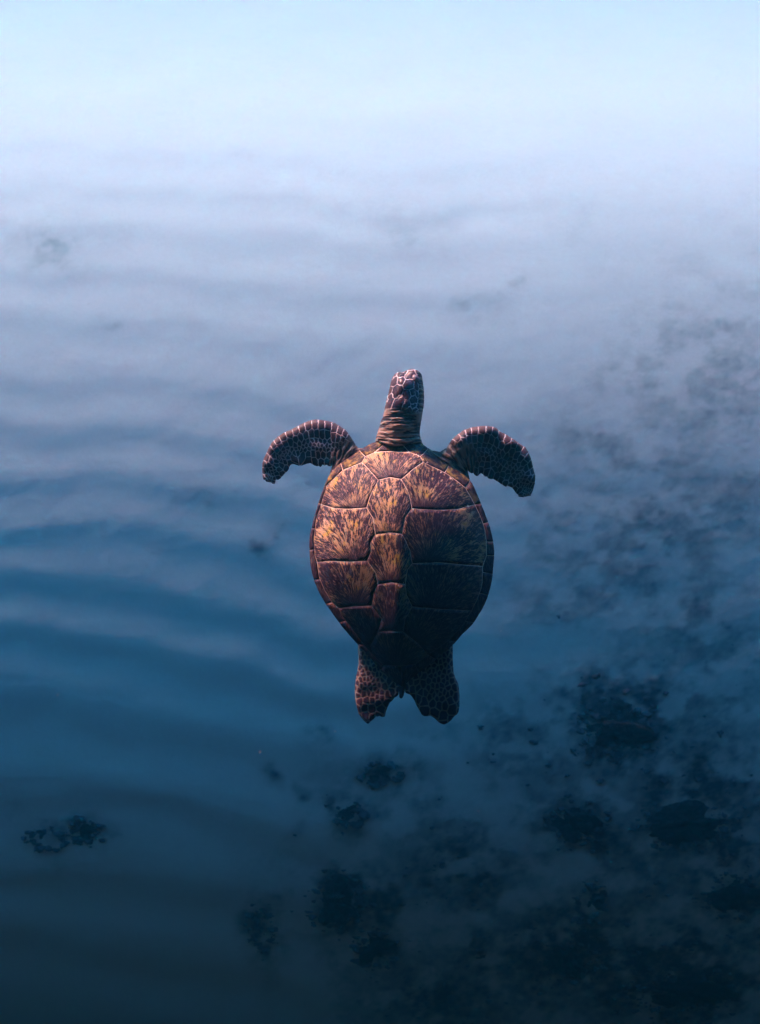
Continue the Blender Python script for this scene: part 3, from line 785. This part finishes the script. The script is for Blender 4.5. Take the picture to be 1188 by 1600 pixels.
attr(m, 'rear', two(rearf * (1 - tail)))
attr(m, 'tail', two(tail))
attr(m, 'rim_light', two(np.clip(1 - dB / 9, 0, 1) * ((y_ < 700) | (x_ > 790) | (x_ < 440)) * (1 - neck) * (y_ < 760)))  # reddish band along leading edges, rim light put into the colour
bm = bmesh.new(); bm.from_mesh(m)
bmesh.ops.delete(bm, geom=[q for q in bm.verts if not q.link_faces], context='VERTS')
bm.to_mesh(m); bm.free()
q = NT('turtle_skin')
e_ = q.attr('scale_edge'); cl = q.attr('cell'); sk = q.attr('skin'); fo = q.attr('fold'); re = q.attr('rear'); ru = q.attr('rim_light'); ta = q.attr('tail')
n1_ = q.noise(q.obj(), 120, 4, .7); n2_ = q.noise(q.obj(), 380, 3, .7); n3_ = q.noise(q.obj(), 24, 3, .6)
dark = q.mix(cl, (.012, .007, .019), (.030, .015, .036))
dark = q.mix(q.math('MULTIPLY', n1_, .5), dark, (.048, .024, .042))
dark = q.mix(q.math('MULTIPLY', ru, q.math('MULTIPLY', n3_, .9)), dark, (.11, .07, .055))
pale = q.mix(n1_, (.27, .25, .29), (.56, .52, .56))
palr = q.mix(n1_, (.085, .07, .075), (.23, .185, .17))  # rear flipper net toned darker, its shade put into the colour
pale = q.mix(re, pale, palr)
wline = q.math('ADD', q.math('MULTIPLY', q.noise(q.obj(), 60, 2), 1.1), q.math('MULTIPLY', re, .45))
wline = q.math('ADD', wline, .02)
ed_ = q.ramp(q.math('DIVIDE', e_, wline), .75, 1.5)
sc_col = q.mix(ed_, pale, dark)
sk_col = q.mix(q.ramp(fo, .40, .60), (.030, .020, .025), q.mix(n1_, (.17, .12, .105), (.32, .25, .20)))
sk_col = q.mix(q.math('MULTIPLY', q.ramp(n2_, .55, .7), .5), sk_col, (.12, .06, .07))
col = q.mix(sk, sc_col, sk_col)
col = q.mix(ta, col, (.03, .018, .024))
q.bump(q.math('ADD', n1_, q.math('MULTIPLY', n2_, .6)), .0009, .7)
M_skin = q.fin(col, q.math('ADD', q.math('MULTIPLY', n1_, .2), .5), .2)
body = obj('body', m, M_skin, turtle)

# --- plates of the head, lids and eyes
bvh = BVHTree.FromPolygons([Vector(t) for t in v], f)
def on_body(p):
    out = []
    for a, b in np.atleast_2d(p):
        X_, Y_, _z = L(a, b)
        r = bvh.ray_cast(Vector((X_, Y_, 1)), Vector((0, 0, -1)))
        out.append(r[0].z / S if r[0] else 0.0)
    return np.array(out)
def head_mat(name, a, b, spot=(.30, .10, .10)):
    q = NT(name); n = q.noise(q.obj(), 130, 4, .7); n2 = q.noise(q.obj(), 60, 3)
    c_ = q.mix(n, a, b); c_ = q.mix(q.ramp(n2, .52, .66), c_, spot)
    q.bump(n, .0007, .7)
    return q.fin(c_, .38, .45)
M_hd = head_mat('head_scale_dark', (.022, .010, .022), (.055, .022, .040), (.09, .035, .05))
M_hr = head_mat('head_scale_ruddy', (.022, .008, .018), (.060, .022, .034), (.13, .07, .06))
for i, poly in enumerate(HPf):
    o = plate('head_scale', poly, on_body, M_hr if i in (0, 1, 3, 4, 5) else M_hd, body, None, gap=.95, grid=3.2, lift=.4, drop=1.6, step=3.0, wave=.12)
M_lid = head_mat('eyelid', (.07, .05, .07), (.24, .18, .21), (.06, .02, .04))
plate('eyelid', [c4(*p_) for p_ in [(708, 232), (735, 208), (785, 208), (828, 262), (812, 300), (762, 332), (728, 292)]], on_body, M_lid, body, None, gap=.2, grid=2.5, lift=3.2, drop=2.5, step=2.0, wave=.1)
plate('eyelid', [c4(*p_) for p_ in [(462, 200), (500, 160), (548, 146), (590, 152), (560, 168), (512, 210), (470, 222)]], on_body, M_lid, body, None, gap=.2, grid=2.5, lift=2.2, drop=2.5, step=2.0, wave=.1)
def eye(px_, py_, zz, rx_):
    me = bpy.data.meshes.new('eye'); bm = bmesh.new(); bmesh.ops.create_uvsphere(bm, u_segments=14, v_segments=10, radius=1)
    bm.to_mesh(me); bm.free(); me.polygons.foreach_set('use_smooth', [True] * len(me.polygons))
    q = NT('eye_glossy')
    o = obj('eye', me, q.fin((.012, .008, .01), .08, .6), body)
    o.location = L(px_, py_, zz); o.scale = (rx_ * S, 3.4 * S, 3.0 * S)
eye(*c4(842, 285), 2.0, 2.0)
eye(*c4(474, 212), 1.0, 1.6)


# ------------------------------------------------------------------ fine flecks drifting in the water
def flecks():
    r_ = random.Random(21); v_ = []; f_ = []
    base = [(1, 0, 0), (-.8, .5, .1), (-.6, -.7, 0), (.1, .1, .9), (0, -.1, -.8)]
    tri = [(0, 1, 3), (1, 2, 3), (2, 0, 3), (1, 0, 4), (2, 1, 4), (0, 2, 4)]
    for _ in range(120):
        d = r_.uniform(1.1, 6.0); a = R(PITCH) + r_.uniform(-.5, .5)
        c_ = Vector((r_.uniform(-.42, .42) * d, d * math.cos(a), d * math.sin(a)))
        if abs(c_.x - .05) < .4 and abs(d - 2.4) < .35: continue
        m_ = Matrix.Rotation(r_.uniform(0, 6), 3, Vector((r_.random(), r_.random(), 1))); sz = r_.uniform(.0004, .0010)
        k = len(v_)
        v_ += [tuple(c_ + (m_ @ Vector(b)) * sz) for b in base]; f_ += [tuple(i + k for i in t_) for t_ in tri]
    q = NT('fleck')
    obj('drifting_flecks', mesh('drifting_flecks', v_, f_), q.fin((.30, .30, .30), .9, .05), kind='stuff', label='tiny pale flecks drifting in the blue water')
flecks()
